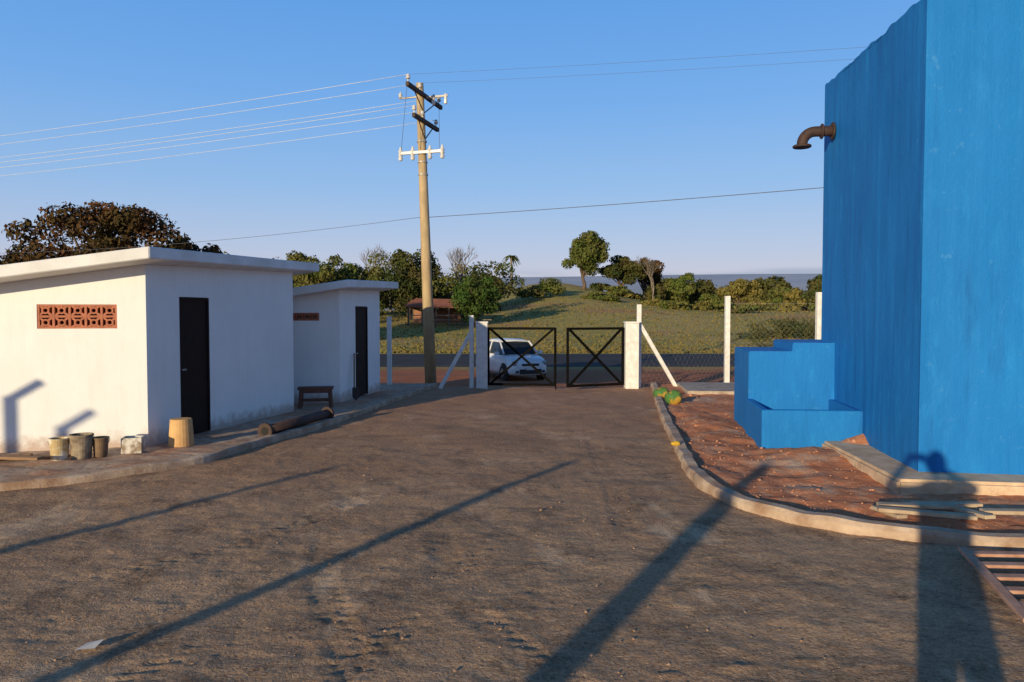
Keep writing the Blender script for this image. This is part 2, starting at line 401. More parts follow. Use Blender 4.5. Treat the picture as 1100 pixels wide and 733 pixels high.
# ------------------------------------------------------------------ small buildings
def inset_poly(P,t):
    n=len(P);out=[]
    for i in range(n):
        a,b,c=Vector(P[i-1]),Vector(P[i]),Vector(P[(i+1)%n])
        d1=(b-a).normalized();d2=(c-b).normalized(); n1=Vector((-d1.y,d1.x));n2=Vector((-d2.y,d2.x))
        k=t/(1+n1.dot(n2)); out.append(b+(n1+n2)*k)
    return out
def building(name,P,ztop,openings,roof,thick_r,t=.13,z0=-.03):
    root=empty(name,(0,0,0)); I=inset_poly(P,t); n=len(P)
    walls=[]
    for i in range(n):
        a,b=Vector(P[i]),Vector(P[(i+1)%n]); ia,ib=I[i],I[(i+1)%n]
        ops=sorted(openings.get(i,[])); cuts=[0]
        for o in ops: cuts+=[o[0],o[1]]
        cuts.append(1)
        def solid(s0,s1,zb,zt):
            V=[]
            for s in (s0,s1):
                o=a.lerp(b,s); q=ia.lerp(ib,s)
                to=zt if zt is not None else ztop(o.x,o.y); ti=zt if zt is not None else ztop(q.x,q.y)
                V+=[(o.x,o.y,zb),(q.x,q.y,zb),(q.x,q.y,ti),(o.x,o.y,to)]
            return V,[(0,1,2,3),(7,6,5,4),(0,3,7,4),(1,5,6,2),(3,2,6,7),(0,4,5,1)]
        for k in range(len(cuts)-1):
            s0,s1=cuts[k],cuts[k+1]
            o=next((o for o in ops if abs(o[0]-s0)<1e-6 and abs(o[1]-s1)<1e-6),None)
            if o is None: walls.append(solid(s0,s1,z0,None))
            else:
                if o[2]>z0: walls.append(solid(s0,s1,z0,o[2]))
                walls.append(solid(s0,s1,o[3],None))
    V,F=merge(walls); fixn(mk('walls',V,F,M_WHITE,root))
    m=len(roof); V=[(x,y,ztop(x,y)+.002) for x,y in roof]+[(x,y,ztop(x,y)+thick_r) for x,y in roof]
    F=[tuple(reversed(range(m))),tuple(range(m,2*m))]+[(i,(i+1)%m,m+(i+1)%m,m+i) for i in range(m)]
    r=mk('roof_slab',V,F,M_FASCIA,root); 
    bm=bmesh.new(); bm.from_mesh(r.data); bmesh.ops.recalc_face_normals(bm,faces=bm.faces); bmesh.ops.bevel(bm,geom=list(bm.edges),offset=.012,segments=1,affect='EDGES'); bm.to_mesh(r.data); bm.free()
    V=[(p.x,p.y,.10) for p in I]; mk('floor',V,[tuple(range(n))],M_DARK,root)
    return root,I
def place_on_wall(a,b,s,depth,z):
    a=Vector(a);b=Vector(b);d=(b-a).normalized();nn=Vector((-d.y,d.x)); p=a.lerp(b,s)+nn*depth; return (p.x,p.y,z),math.atan2(d.y,d.x)
def door(root,a,b,s0,s1,zb,zt,depth=.035):
    L=(Vector(b)-Vector(a)).length; w=(s1-s0)*L
    c,rz=place_on_wall(a,b,(s0+s1)/2,depth,(zb+zt)/2)
    box('door_leaf',c,(w-.004,.035,zt-zb-.004),M_DOOR,root,rz=rz,bevel=.003)
    for s in (s0,s1):
        off=(.016/L)*(1 if s==s0 else -1)
        c,rz=place_on_wall(a,b,s+off,.014,(zb+zt)/2); box('door_jamb',c,(.03,.03,zt-zb-.01),M_DOOR,root,rz=rz)
    c,rz=place_on_wall(a,b,(s0+s1)/2,.014,zt-.018); box('door_head',c,(w-.07,.03,.03),M_DOOR,root,rz=rz)
    c,rz=place_on_wall(a,b,s0+(s1-s0)*.14,depth-.03,zb+(zt-zb)*.48); box('door_handle',c,(.08,.02,.02),M_GALV,root,rz=rz,bevel=.004)
def vent(root,a,b,s0,s1,zb,zt,nx,nz):
    a_,b_=Vector(a),Vector(b);L=(b_-a_).length; W=(s1-s0)*L; H=zt-zb; cw=W/nx; ch=H/nz; parts=[]
    d=(b_-a_).normalized(); nn=Vector((-d.y,d.x))
    def pt(u,v,dep): p=a_.lerp(b_,s0)+d*u+nn*dep; return Vector((p.x,p.y,zb+v))
    def bar(u0,v0,u1,v1,w,d0,d1):
        dx,dv=u1-u0,v1-v0; l=math.hypot(dx,dv); px,pv=-dv/l*w/2,dx/l*w/2
        c=[(u0+px,v0+pv),(u1+px,v1+pv),(u1-px,v1-pv),(u0-px,v0-pv)]
        parts.append(([pt(u,v,d0) for u,v in c]+[pt(u,v,d1) for u,v in c],[(0,1,2,3),(7,6,5,4),(0,4,5,1),(1,5,6,2),(2,6,7,3),(3,7,4,0)]))
    fr=cw*.15
    for i in range(nx+1): 
        u=min(max(i*cw,fr/2+.001),W-fr/2-.001); bar(u,.001,u,H-.001,fr,.006,.09)
    for j in range(nz+1):
        v=min(max(j*ch,fr/2+.001),H-fr/2-.001); bar(.002,v,W-.002,v,fr,.0075,.088)
    for i in range(nx):
        for j in range(nz):
            cu,cv=(i+.5)*cw,(j+.5)*ch; r=min(cw,ch)*.24
            K=10
            for k in range(K):
                t0,t1=2*math.pi*k/K,2*math.pi*(k+1)/K
                bar(cu+r*math.cos(t0),cv+r*math.sin(t0),cu+r*math.cos(t1),cv+r*math.sin(t1),cw*.12,.010,.085)
            for sx in (-1,1):
                for sz in (-1,1):
                    bar(cu+sx*r*.7,cv+sz*r*.7,cu+sx*cw*.48,cv+sz*ch*.48,cw*.14,.012,.083)
    V,F=merge(parts); fixn(mk('terracotta_vent_blocks',V,F,M_TERRA,root))

A0,A1,A2,A3=(-4.48,9.06),(-3.67,12.4),(-7.2,11.6),(-7.7,8.19)
z1=lambda x,y:2.31+.17*(x+4.48)-.014*(y-9.06)
LA=(Vector(A0)-Vector(A3)).length
sv0=(Vector((-5.62,8.75))-Vector(A3)).length/LA; sv1=(Vector((-4.79,8.975))-Vector(A3)).length/LA
root,I=building('white_pump_house',[A0,A1,A2,A3],z1,{0:[(.176,.354,-.03,1.93)],3:[(sv0,sv1,1.53,1.82)]},[(-4.25,8.70),(-3.36,12.95),(-7.6,11.95),(-8.0,7.70)],.145)
door(root,A0,A1,.176,.354,.09,1.925); vent(root,A3,A0,sv0,sv1,1.53,1.82,5,2)
B0,B1,B2,B3=(-3.17,13.6),(-2.81,15.7),(-6.2,14.9),(-6.5,12.75)
z2=lambda x,y:2.18+.17*(x+2.95)
LB=(Vector(B0)-Vector(B3)).length
root2,_=building('white_pump_house',[B0,B1,B2,B3],z2,{0:[(.36,.67,-.03,1.86)],3:[(1-.92/LB,1-.36/LB,1.585,1.73)]},[(-2.93,13.28),(-2.47,16.15),(-6.5,15.2),(-6.8,12.4)],.145)
door(root2,B0,B1,.36,.67,.09,1.855); vent(root2,B3,B0,1-.92/LB,1-.36/LB,1.585,1.73,4,1)

# ------------------------------------------------------------------ blue water tank
tank=empty('blue_water_tank')
T0=Vector((3.98,7.2)); T1=Vector((4.56,10.9)); dv=(T1-T0).normalized(); rt=Vector((dv.y,-dv.x))
T3=T0+rt*6.0; T2=T1+rt*6.0
def tank_body():
    base=[T0,T3,T2,T1]; tops=[4.78,4.78,5.03,5.03]
    parts=[]
    def face(a,b,za,zb,nu,nv):
        V=[];F=[]; d=(b-a).normalized(); nn=Vector((d.y,-d.x))
        for i in range(nu+1):
            for j in range(nv+1):
                s=i/nu; z=.05+(za+(zb-za)*s-.05)*j/nv; p=a.lerp(b,s)
                k=0 if i in(0,nu) else (.006*mn.noise(Vector((p.x*7,p.y*7,z*.6)))+.016*mn.noise(Vector((p.x*1.2,p.y*1.2,z*.8))))
                if j==nv and 0<i<nu: z+=.035*mn.noise(Vector((p.x*4,p.y*4,0)))
                V.append((p.x+nn.x*k,p.y+nn.y*k,z))
        for i in range(nu):
            for j in range(nv): q=i*(nv+1)+j; F.append((q,q+nv+1,q+nv+2,q+1))
        parts.append((V,F))
    zs=tops
    face(base[0],base[1],zs[0],zs[1],80,40); face(base[1],base[2],zs[1],zs[2],10,10); face(base[2],base[3],zs[2],zs[3],20,10); face(base[3],base[0],zs[3],zs[0],80,40)
    V,F=merge(parts); mk('walls',V,F,M_BLUE,tank)
    I=inset_poly([T0,T3,T2,T1],.2)
    V=[(p.x,p.y,z-.03) for p,z in zip(base,zs)]+[(p.x,p.y,z-.03) for p,z in zip(I,zs)]+[(p.x,p.y,3.6) for p in I]
    F=[(i,(i+1)%4,4+(i+1)%4,4+i) for i in range(4)]+[(4+i,4+(i+1)%4,8+(i+1)%4,8+i) for i in range(4)]+[(8,9,10,11)]
    mk('rim',V,F,M_BLUE,tank)
tank_body()
def prism(name,P,z0,z1,mat,parent=None,bevel=0):
    m=len(P);V=[(p[0],p[1],z0) for p in P]+[(p[0],p[1],z1) for p in P]
    F=[tuple(range(m)),tuple(range(m,2*m))]+[(i,(i+1)%m,m+(i+1)%m,m+i) for i in range(m)]
    ob=mk(name,V,F,mat,parent)
    bm=bmesh.new(); bm.from_mesh(ob.data); bmesh.ops.recalc_face_normals(bm,faces=bm.faces)
    if bevel: bmesh.ops.bevel(bm,geom=list(bm.edges),offset=bevel,segments=2,affect='EDGES')
    bm.to_mesh(ob.data); bm.free(); return ob
a0=T0-rt*.32-dv*.40; a1=T3-dv*.40; a2=T3+dv*1.0; a3=T1-rt*.50-dv*1.6
prism('apron',[a0,a1,a2,a3],-.05,.16,simple('pale_concrete',(.66,.49,.33),(.46,.30,.18),4,.9,.6,.015,30),tank,.03)
# stepped basin cast in one piece against the tank wall: trough in front, stepped wall block behind
basin=empty('stepped_basin',(0,0,0)); basin.parent=tank
def tr(x,y): return (x+(y-10)*.157, y-(x-3.5)*.0785)
def stepped():
    # front trough
    t=.09; x0,x1,y0,y1,h=3.22,4.42,9.00,10.24,.53
    o=[tr(x0,y0),tr(x1,y0),tr(x1,y1),tr(x0,y1)]; i=[tr(x0+t,y0+t),tr(x1-t,y0+t),tr(x1-t,y1-.002),tr(x0+t,y1-.002)]
    V=[(x,y,-.05) for x,y in o]+[(x,y,h) for x,y in o]+[(x,y,h) for x,y in i]+[(x,y,.14) for x,y in i]; F=[]
    for k in range(4):
        l=(k+1)%4; F+=[(k,l,4+l,4+k),(4+k,4+l,8+l,8+k),(8+k,8+l,12+l,12+k)]
    F+=[(12,13,14,15),(0,3,2,1)]
    ob=mk('trough',V,F,M_BLUE,basin); bm=bmesh.new(); bm.from_mesh(ob.data); bmesh.ops.recalc_face_normals(bm,faces=bm.faces); bmesh.ops.bevel(bm,geom=list(bm.edges),offset=.01,segments=1,affect='EDGES'); bm.to_mesh(ob.data); bm.free()
    # stepped block: one profile (in x-z) extruded along y; the upper tread runs back to the tank
    prof_=[(3.25,-.05),(4.60,-.05),(4.60,1.31),(3.84,1.31),(3.84,1.19),(3.25,1.19)]
    ya,yb=10.22,11.6; m=len(prof_)
    V=[(*tr(x,ya),z) for x,z in prof_]+[(*tr(x,yb),z) for x,z in prof_]
    F=[tuple(range(m)),tuple(reversed(range(m,2*m)))]+[(k,m+k,m+(k+1)%m,(k+1)%m) for k in range(m)]
    ob=mk('stepped_block',V,F,M_BLUE,basin); bm=bmesh.new(); bm.from_mesh(ob.data); bmesh.ops.recalc_face_normals(bm,faces=bm.faces); bmesh.ops.bevel(bm,geom=list(bm.edges),offset=.012,segments=2,affect='EDGES'); bm.to_mesh(ob.data); bm.free()
stepped()
pipe=empty('tank_outlet_pipe')
pc=Vector((4.47,10.34,4.24)); out=Vector((-rt.x,-rt.y,0))
path=[pc-out*.1,pc+out*.16]
for k in range(0,9):
    a=math.pi/2*k/8; path.append(pc+out*(.26+.17*math.sin(a))+Vector((0,0,-.17*(1-math.cos(a)))))
path.append(path[-1]+Vector((0,0,-.03)))
tube('elbow',path,.072,M_RUST,pipe,16)
def ringat(c,dirv,r,h,nm):
    q=dirv.to_track_quat('Z','Y').to_matrix().to_4x4(); lathe(nm,[(r-.01,-h/2),(r,-h/2+.008),(r,h/2-.008),(r-.01,h/2)],M_RUST,pipe,loc=c,M=q)
ringat(pc+out*.03,out,.12,.03,'wall_flange'); ringat(pc+out*.17,out,.105,.03,'coupling'); ringat(path[-1],Vector((0,0,-1)),.125,.035,'mouth_flange')

# ------------------------------------------------------------------ gate
gate=empty('steel_gate')
def leaf(x0,y0,x1,y1,h=1.38,z=.10):
    a=lambda t,zz:(x0+(x1-x0)*t,y0+(y1-y0)*t,zz); w=.055
    for nm,p,q in (('bottom_rail',a(0,z),a(1,z)),('top_rail',a(0,h),a(1,h)),('stile',a(0,z-.02),a(0,h+.02)),('stile',a(1,z-.02),a(1,h+.02)),
                   ('brace',a(.02,z),a(.98,h)),('brace',a(.02,h),a(.98,z))):
        beam(nm,p,q,w if 'brace' not in nm else .040,w if 'brace' not in nm else .050,M_BLACK,gate)
leaf(-.54,16.95,.98,16.75); leaf(2.55,17.0,1.24,16.45)
box('drop_bolt',(.99,16.70,.10),(.03,.03,.2),M_BLACK,gate)
def pillar(nm,x,y,h,w=.24):
    r=empty(nm); box('shaft',(x,y,h/2-.1),(w,w,h+.2),M_POST,r,bevel=.012); box('cap',(x,y,h+.02),(w+.03,w+.03,.035),M_POST,r,bevel=.01); return r
pillar('gate_pillar',-.69,17.0,1.50,.26); pillar('gate_pillar',2.74,16.95,1.50,.30)
def fpost(x,y,h,w=.10,arm=None,strut=None,z=0):
    r=empty('concrete_fence_post'); box('shaft',(x,y,z+h/2-.1),(w,w,h+.2),M_POST,r,bevel=.01)
    if arm:
        d=Vector(arm).normalized(); beam('arm',(x,y,z+h-.03),(x+d.x*.25,y+d.y*.25,z+h+.20),w*.8,w*.8,M_POST,r,.008)
    if strut: beam('strut',strut,(x,y,z+h*.78),.085,.085,M_POST,r,.008)
    return r
fpost(-.93,17.0,1.68,strut=(-1.65,16.9,0))
fpost(2.92,17.0,1.93,strut=(3.8,17.1,0.02))
fpost(-2.83,17.05,1.65)
fpost(5.85,20.1,2.45,z=-.25,w=.13); fpost(8.3,20.0,2.55,z=-.25,w=.15)
fpost(11.5,20.2,2.45,z=-.25)
def chain(nm,a,b,z0,z1_,sp=.15,r=.0013):
    a=Vector(a);b=Vector(b);L=(b-a).length;d=(b-a)/L;H=z1_-z0;parts=[]
    k=-H
    while k<L:
        for sg in (1,-1):
            u0,u1=k,k+H; v0,v1=(0,H) if sg==1 else (H,0)
            c0=max(0,u0);c1=min(L,u1)
            if c1-c0<.01: continue
            f=lambda u:v0+(v1-v0)*(u-u0)/(u1-u0)
            parts.append(tube_data([(a.x+d.x*c0,a.y+d.y*c0,z0+f(c0)),(a.x+d.x*c1,a.y+d.y*c1,z0+f(c1))],r,3,False))
        k+=sp
    for z in (z0,(z0+z1_)/2,z1_): parts.append(tube_data([(a.x,a.y-.01,z),(b.x,b.y-.01,z)],r*1.8,4,False))
    V,F=merge(parts); mk(nm,V,F,M_GALV)
chain('chain_link_fence',(5.85,20.1),(11.5,20.1),-.15,2.0)
chain('chain_link_fence',(2.97,17.0),(5.85,20.1),-.05,1.7,.22,.0010)
parts=[tube_data([(-.95,17.0,z),(-2.83,17.05,z)],.003,4,False) for z in (.3,.7,1.1,1.5)]
V,F=merge(parts); mk('wire_strand_fence',V,F,M_GALV)
# perimeter fence behind / left of the viewpoint (it throws the long shadows)
fence_pts=[(-9.2,4.3,1.95,.09),(-9.45,2.2,1.98,.09),(-10.1,.2,2.02,.09),(-8.55,-3.7,2.06,.10),(-5.6,-2.9,1.97,.10),(-3.42,-3.15,1.97,.15)]
for x,y,h,w in fence_pts: fpost(x,y,h,w,arm=(.9,-.2,0) if x<-9 else (.5,.5,0))

# ------------------------------------------------------------------ utility pole and wires
up=empty('utility_pole')
pb=Vector((-2.0,18.2,-.1)); pt_=Vector((-2.24,18.15,7.30))
Vp,Fp=tube_data([pb,pb.lerp(pt_,.5),pt_],[.145,.12,.09],16); mk('shaft',Vp,Fp,M_POLE,up,True)
wd=Vector((.96,-.28,0)).normalized(); ad=Vector((.28,.96,0)).normalized()
def at(z): return pb.lerp(pt_,(z+.1)/7.40)
att=[]
for z,L in ((6.98,1.05),(6.35,.75)):
    c=at(z); beam('crossarm',c-ad*L+wd*.13,c+ad*L+wd*.13,.08,.10,M_XARM,up,.008)
    for o in (-.95,-.3,.85):
        p=c+ad*o*L+wd*.13+Vector((0,0,.05))
        lathe('pin_insulator',[(.012,0),(.012,.06),(.045,.07),(.058,.10),(.035,.12),(.048,.15),(.02,.18)],M_INS,up,loc=p,seg=12); att.append(p+Vector((0,0,.17)))
    beam('brace',c-ad*.6*L+wd*.12+Vector((0,0,-.03)),c+Vector((0,0,-.4))+wd*.1,.02,.02,M_XARM,up)
    beam('brace',c+ad*.6*L+wd*.12+Vector((0,0,-.03)),c+Vector((0,0,-.4))+wd*.1,.02,.02,M_XARM,up)
# short side arm with fuse cut-outs near the top
c=at(6.95); beam('fuse_arm',c+wd*.05,c+wd*.72,.04,.05,M_GALV,up,.004)
for o in (.35,.66): lathe('fuse_cutout',[(.015,-.20),(.04,-.18),(.045,-.10),(.03,-.08),(.045,0),(.03,.03),(.015,.06)],M_INS,up,loc=c+wd*o,seg=12)
c=at(6.98); beam('left_bracket',c-wd*.55,c,.035,.04,M_GALV,up,.004); lathe('post_insulator',[(.015,0),(.05,.02),(.03,.05),(.05,.09),(.03,.12),(.015,.15)],M_INS,up,loc=c-wd*.52,seg=12)
c=at(5.62); beam('equipment_arm',c-wd*.55-ad*.12,c+wd*.6-ad*.12,.06,.07,M_INS,up,.006)
for o in (-.52,-.2,.25,.57):
    p=c+wd*o-ad*.12; lathe('arrester',[(.02,-.18),(.04,-.17),(.06,-.11),(.035,-.09),(.06,-.03),(.035,-.01),(.06,.05),(.035,.08),(.02,.15)],M_INS,up,loc=p,seg=12)
for z in (5.1,5.4,5.9): 
    lathe('band',[(.118,-.02),(.123,-.02),(.123,.02),(.118,.02)],M_GALV,up,loc=at(z),seg=16)
def wire(nm,a,b,sag,r,mat,par=None,n=20):
    pts=[]
    for i in range(n+1):
        t=i/n; p=Vector(a).lerp(Vector(b),t); p.z-=sag*4*t*(1-t); pts.append(p)
    V,F=tube_data(pts,r,5); return mk(nm,V,F,mat,par,True)
pw=empty('power_lines')
for i,p in enumerate(att):
    wire('wire',p,p-wd*38+Vector((0,0,-.6)),.45,.0055,M_WIRE,pw)
for i,p in enumerate(att[:2]):
    wire('wire',p,p+wd*32+Vector((0,0,-.3)),.30,.0026,M_BWIRE,pw)
wire('service_cable',at(4.06)+Vector((.1,-.1,0)),(14,9,4.2),.1,.007,M_BWIRE,pw)
wire('service_cable',at(4.06)+Vector((-.1,-.1,0)),(-24,24,3.8),.45,.005,M_BWIRE,pw)
for i in range(3): wire('jumper',att[i],at(5.69)+wd*(-.5+.5*i)-ad*.12,.0,.005,M_BWIRE,up,4)

# ------------------------------------------------------------------ car
def make_car(loc,rz,sc):
    car=empty('parked_car',loc)
    paint,nt,b=nmat('white_car_paint'); b.inputs['Roughness'].default_value=.3; b.inputs['Coat Weight'].default_value=.5
    f,_=noise_fac(nt,3,4,.6,.4,.7); nt.links.new(mix(nt,f,(.70,.70,.70),(.58,.57,.55)),b.inputs['Base Color'])
    glass,nt,b=nmat('car_glass'); b.inputs['Roughness'].default_value=.12; b.inputs['Specular IOR Level'].default_value=.3
    f,_=noise_fac(nt,3,2,.5); nt.links.new(mix(nt,f,(.01,.013,.016),(.02,.022,.025)),b.inputs['Base Color'])
    tyre=simple('tyre_rubber',(.015,.015,.015),(.03,.026,.022),10,.9,0); black=simple('black_trim',(.012,.012,.012),(.02,.02,.02),10,.6,0)
    chrome=simple('wheel_alloy',(.3,.3,.3),(.2,.2,.2),10,.35,0,metal=.8); lamp=simple('headlamp_lens',(.35,.38,.4),(.18,.2,.22),12,.12,0)
    S=[(1.90,.55,.30,.50,.62),(1.84,.70,.22,.55,.76),(1.65,.79,.20,.62,.86),(1.2,.82,.20,.70,.95),(.75,.83,.20,.74,1.02),(.2,.84,.20,.76,1.02),(-.6,.84,.20,.78,1.03),(-1.3,.83,.20,.80,1.04),(-1.75,.80,.22,.78,1.04),(-1.92,.70,.30,.70,.95)]
    V=[];F=[]
    for x,w,z0,zs,zt in S:
        sec=[(0,z0),(.75*w,z0),(.97*w,z0+.07),(w,(z0+zs)/2),(.985*w,zs),(.90*w,zt-.03),(.80*w,zt),(0,zt+.025)]
        full=sec+[(-a,c) for a,c in reversed(sec[1:-1])]
        m=len(full); V+=[(x,a,c) for a,c in full]
    for i in range(len(S)-1):
        for k in range(m): F.append((i*m+k,i*m+(k+1)%m,(i+1)*m+(k+1)%m,(i+1)*m+k))
    F.append(tuple(range(m))); F.append(tuple(reversed([(len(S)-1)*m+k for k in range(m)])))
    body=fixn(mk('body',V,F,paint,car,True)); s=body.modifiers.new('s','SUBSURF'); s.levels=2; s.render_levels=2
    G=[(.98,.66,.99,1.0),(.42,.62,.99,1.44),(-.2,.62,.99,1.50),(-1.1,.60,.99,1.47),(-1.66,.56,.99,1.12)]
    lower=[(1.02,.72),(.45,.78),(-.3,.79),(-1.2,.78),(-1.78,.70)]
    V=[]
    for (x,w,z0,z1_),(xl,wl) in zip(G,lower): V+=[(xl,-wl,1.0),(x,-w,z1_),(x,w,z1_),(xl,wl,1.0)]
    F=[]
    for i in range(4):
        o=i*4;p=o+4
        F+=[(o,o+1,p+1,p),(o+1,o+2,p+2,p+1),(o+2,o+3,p+3,p+2)]
    F+=[(0,3,2,1),(16,17,18,19)]
    fixn(mk('windows',V,F,glass,car))
    R=[(.46,.60,1.445),(.1,.625,1.50),(-.4,.625,1.52),(-1.15,.60,1.485)]
    V=[];F=[]
    for x,w,z in R: V+=[(x,-w,z-.03),(x,-w*.85,z+.012),(x,0,z+.03),(x,w*.85,z+.012),(x,w,z-.03)]
    for i in range(3):
        for k in range(4): F.append((i*5+k,i*5+k+1,i*5+k+6,i*5+k+5))
    r=mk('roof',V,F,paint,car,True); sm=r.modifiers.new('t','SOLIDIFY'); sm.thickness=.03; sm.offset=0
    for sg in (-1,1):
        for nm,p,q,w in (('a_pillar',(1.03,.715*sg,1.0),(.44,.615*sg,1.455),.06),('b_pillar',(-.25,.79*sg,1.0),(-.28,.625*sg,1.485),.07),('c_pillar',(-1.3,.775*sg,1.0),(-1.12,.60*sg,1.46),.16),('roof_rail',(.44,.618*sg,1.455),(-1.15,.605*sg,1.47),.05)):
            beam(nm,p,q,.05,w,paint,car,.01)
        box('wing_mirror',(.82,.92*sg,1.03),(.12,.18,.13),paint,car,bevel=.03)
        for wx in (1.18,-1.22):
            Mx=Matrix.Rotation(math.pi/2,4,'X')
            lathe('tyre',[(.17,-.10),(.27,-.10),(.305,-.07),(.31,0),(.305,.07),(.27,.10),(.17,.10)],tyre,car,loc=(wx,.76*sg,.31),M=Mx)
            lathe('wheel',[(.05,-.108),(.15,-.105),(.18,-.09),(.18,.09),(.15,.105),(.05,.108)],chrome,car,loc=(wx,.76*sg,.31),M=Mx)
            lathe('wheel_arch',[(.34,-.045),(.365,-.045),(.365,.045),(.34,.045)],black,car,loc=(wx,.77*sg,.32),M=Mx)
        box('headlamp',(1.77,.55*sg,.69),(.16,.30,.15),lamp,car,rz=-.45*sg,ry=.25,bevel=.03)
        box('fog_lamp',(1.87,.52*sg,.38),(.05,.16,.09),black,car,rz=-.3*sg,bevel=.015)
        box('door_seam',(-.27,.838*sg,.68),(.012,.008,.6),black,car)
        box('sill',(0,.80*sg,.2),(2.0,.06,.08),black,car,bevel=.01)
    box('upper_grille',(1.885,0,.63),(.05,.70,.09),black,car,bevel=.01)
    box('lower_grille',(1.90,0,.38),(.06,.90,.18),black,car,bevel=.015)
    box('number_plate',(1.935,0,.50),(.012,.40,.11),simple('plate',(.6,.6,.6),(.5,.5,.5),8,.5,0),car)
    box('bonnet_seam',(1.0,0,1.045),(.05,1.36,.02),black,car,bevel=.005)
    car.rotation_euler=(0,0,rz); car.scale=(sc,sc,sc)
make_car((-.06,24.0,-.36),math.radians(-66),.82)

# ------------------------------------------------------------------ loose site objects
bench=empty('wooden_bench',(-3.42,12.85,.08)); bench.rotation_euler=(0,0,.2)
box('seat',(0,0,.34),(.60,.26,.04),M_BENCH,bench,bevel=.005)
for sx in (-.24,.24):
    for sy in (-.09,.09): beam('leg',(sx*1.08,sy*1.1,0),(sx,sy,.325),.05,.05,M_BENCH,bench)
    box('end_rail',(sx,0,.27),(.03,.2,.06),M_BENCH,bench)
box('stretcher',(0,0,.13),(.52,.03,.05),M_BENCH,bench); box('apron_board',(0,-.115,.29),(.54,.02,.06),M_BENCH,bench)

shovel=empty('shovel'); 
beam('shaft',(-2.99,13.98,.30),(-3.03,14.18,.95),.03,.03,M_WOOD,shovel)
mk('blade',[(-3.02,13.93,.32),(-2.90,13.97,.32),(-2.88,13.95,.14),(-2.94,13.88,.08),(-3.01,13.89,.14)],[(0,1,2,3,4)],M_RUST,shovel)
lp=empty('flanged_iron_pipe'); p0=Vector((-3.30,9.85,.14)); p1=Vector((-2.86,11.45,.16)); d=(p1-p0).normalized()
tube('barrel',[p0,p1],.07,M_RUST,lp,18)
q=d.to_track_quat('Z','Y').to_matrix().to_4x4()
for c in (p0,p1-d*.02): lathe('flange',[(.05,-.02),(.108,-.02),(.11,-.015),(.11,.015),(.108,.02),(.05,.02)],M_RUST,lp,loc=c,M=q)
lathe('bore',[(.052,-.004),(.052,0)],M_DARK,lp,loc=p0-d*.021,M=q)
def bucket(nm,x,y,z,r0,r1,h,mat,handle=True,tilt=0):
    e=empty(nm,(x,y,z)); 
    prof=[(r0*.96,0),(r0,.01),(r1,h-.02),(r1+.008,h-.018),(r1+.008,h),(r1-.008,h),(r0-.008,.03)]
    lathe('shell',prof,mat,e,seg=24)
    if handle:
        tube('handle',[( (r1+.01)*math.cos(a),.03,h-.03-.09*math.sin(a)) for a in np.linspace(0,math.pi,11)],.004,M_GALV,e,6)
    e.rotation_euler=(tilt,0,.6); return e
M_SANDB=simple('sandy_bucket',(.62,.37,.15),(.48,.27,.11),6,.8,.2,.004,40)
M_GREYB=simple('cement_splashed_pail',(.34,.27,.18),(.13,.09,.06),9,.8,.3,.004,40)
M_WPAIL=simple('white_pail',(.62,.58,.5),(.25,.18,.12),9,.6,.1,.004,40,lo=.42,hi=.58)
M_YPAIL=simple('ochre_pail',(.42,.30,.14),(.62,.56,.45),7,.6,.1,.004,40,lo=.45,hi=.58)
e=empty('upturned_bucket',(-4.10,9.12,.08)); lathe('shell',[(.15,0),(.152,.03),(.148,.03),(.128,.32),(.12,.33)],M_SANDB,e)
bucket('paint_pail',-5.06,8.22,.08,.085,.10,.24,M_YPAIL); bucket('paint_pail',-4.86,8.30,.08,.10,.12,.27,M_GREYB)
bucket('paint_pail',-4.70,8.40,.08,.07,.085,.22,simple('brown_tin',(.2,.12,.06),(.1,.06,.035),9,.7,.2,.004,40))
e=empty('mortar_box',(-4.46,8.66,.08)); 
box('side',(0,-.09,.09),(.22,.02,.18),M_WPAIL,e,bevel=.003); box('side',(0,.09,.09),(.22,.02,.18),M_WPAIL,e,bevel=.003)
box('end',(-.10,0,.09),(.02,.158,.18),M_WPAIL,e,bevel=.003); box('end',(.10,0,.09),(.02,.158,.18),M_WPAIL,e,bevel=.003); box('fill',(0,0,.10),(.178,.158,.1),M_CONC,e)
e.rotation_euler=(0,0,.25)
for i,(x,y,r,l) in enumerate([(-5.4,8.25,.1,.8),(-5.7,8.1,.35,.7),(-5.3,7.9,-.1,.5)]): box('scrap_board',(x,y,.10+.03*i),(l,.10,.03),M_WOOD,None,rz=r,bevel=.004)
def sack(nm,x,y,z,s,mat):
    bm=bmesh.new(); bmesh.ops.create_icosphere(bm,subdivisions=3,radius=1)
    for v in bm.verts:
        k=1+.25*mn.noise(v.co*1.8)+.10*mn.noise(v.co*5); v.co=Vector((v.co.x*s[0]*k,v.co.y*s[1]*k,max(v.co.z,-.75)*s[2]*k+s[2]*.75))
    me=bpy.data.meshes.new(nm); bm.to_mesh(me); bm.free(); ob=new_obj(nm,me,mat,None,True); ob.location=(x,y,z)
m,nt,b=nmat('green_yellow_sack'); f,_=noise_fac(nt,5,3,.5,.45,.55); nt.links.new(mix(nt,f,(.06,.16,.03),(.40,.24,.03)),b.inputs['Base Color']); b.inputs['Roughness'].default_value=.7
_,h=noise_fac(nt,12,4,.6); bump(nt,b,h,.6,.03)
sack('cement_sack',2.99,13.6,.06,(.16,.12,.14),m); sack('cement_sack',2.95,14.5,.06,(.16,.12,.12),m)
sack('yellow_rag',2.02,9.05,.09,(.06,.04,.03),simple('yellow_cloth',(.6,.36,.02),(.5,.3,.02),8,.8,0))
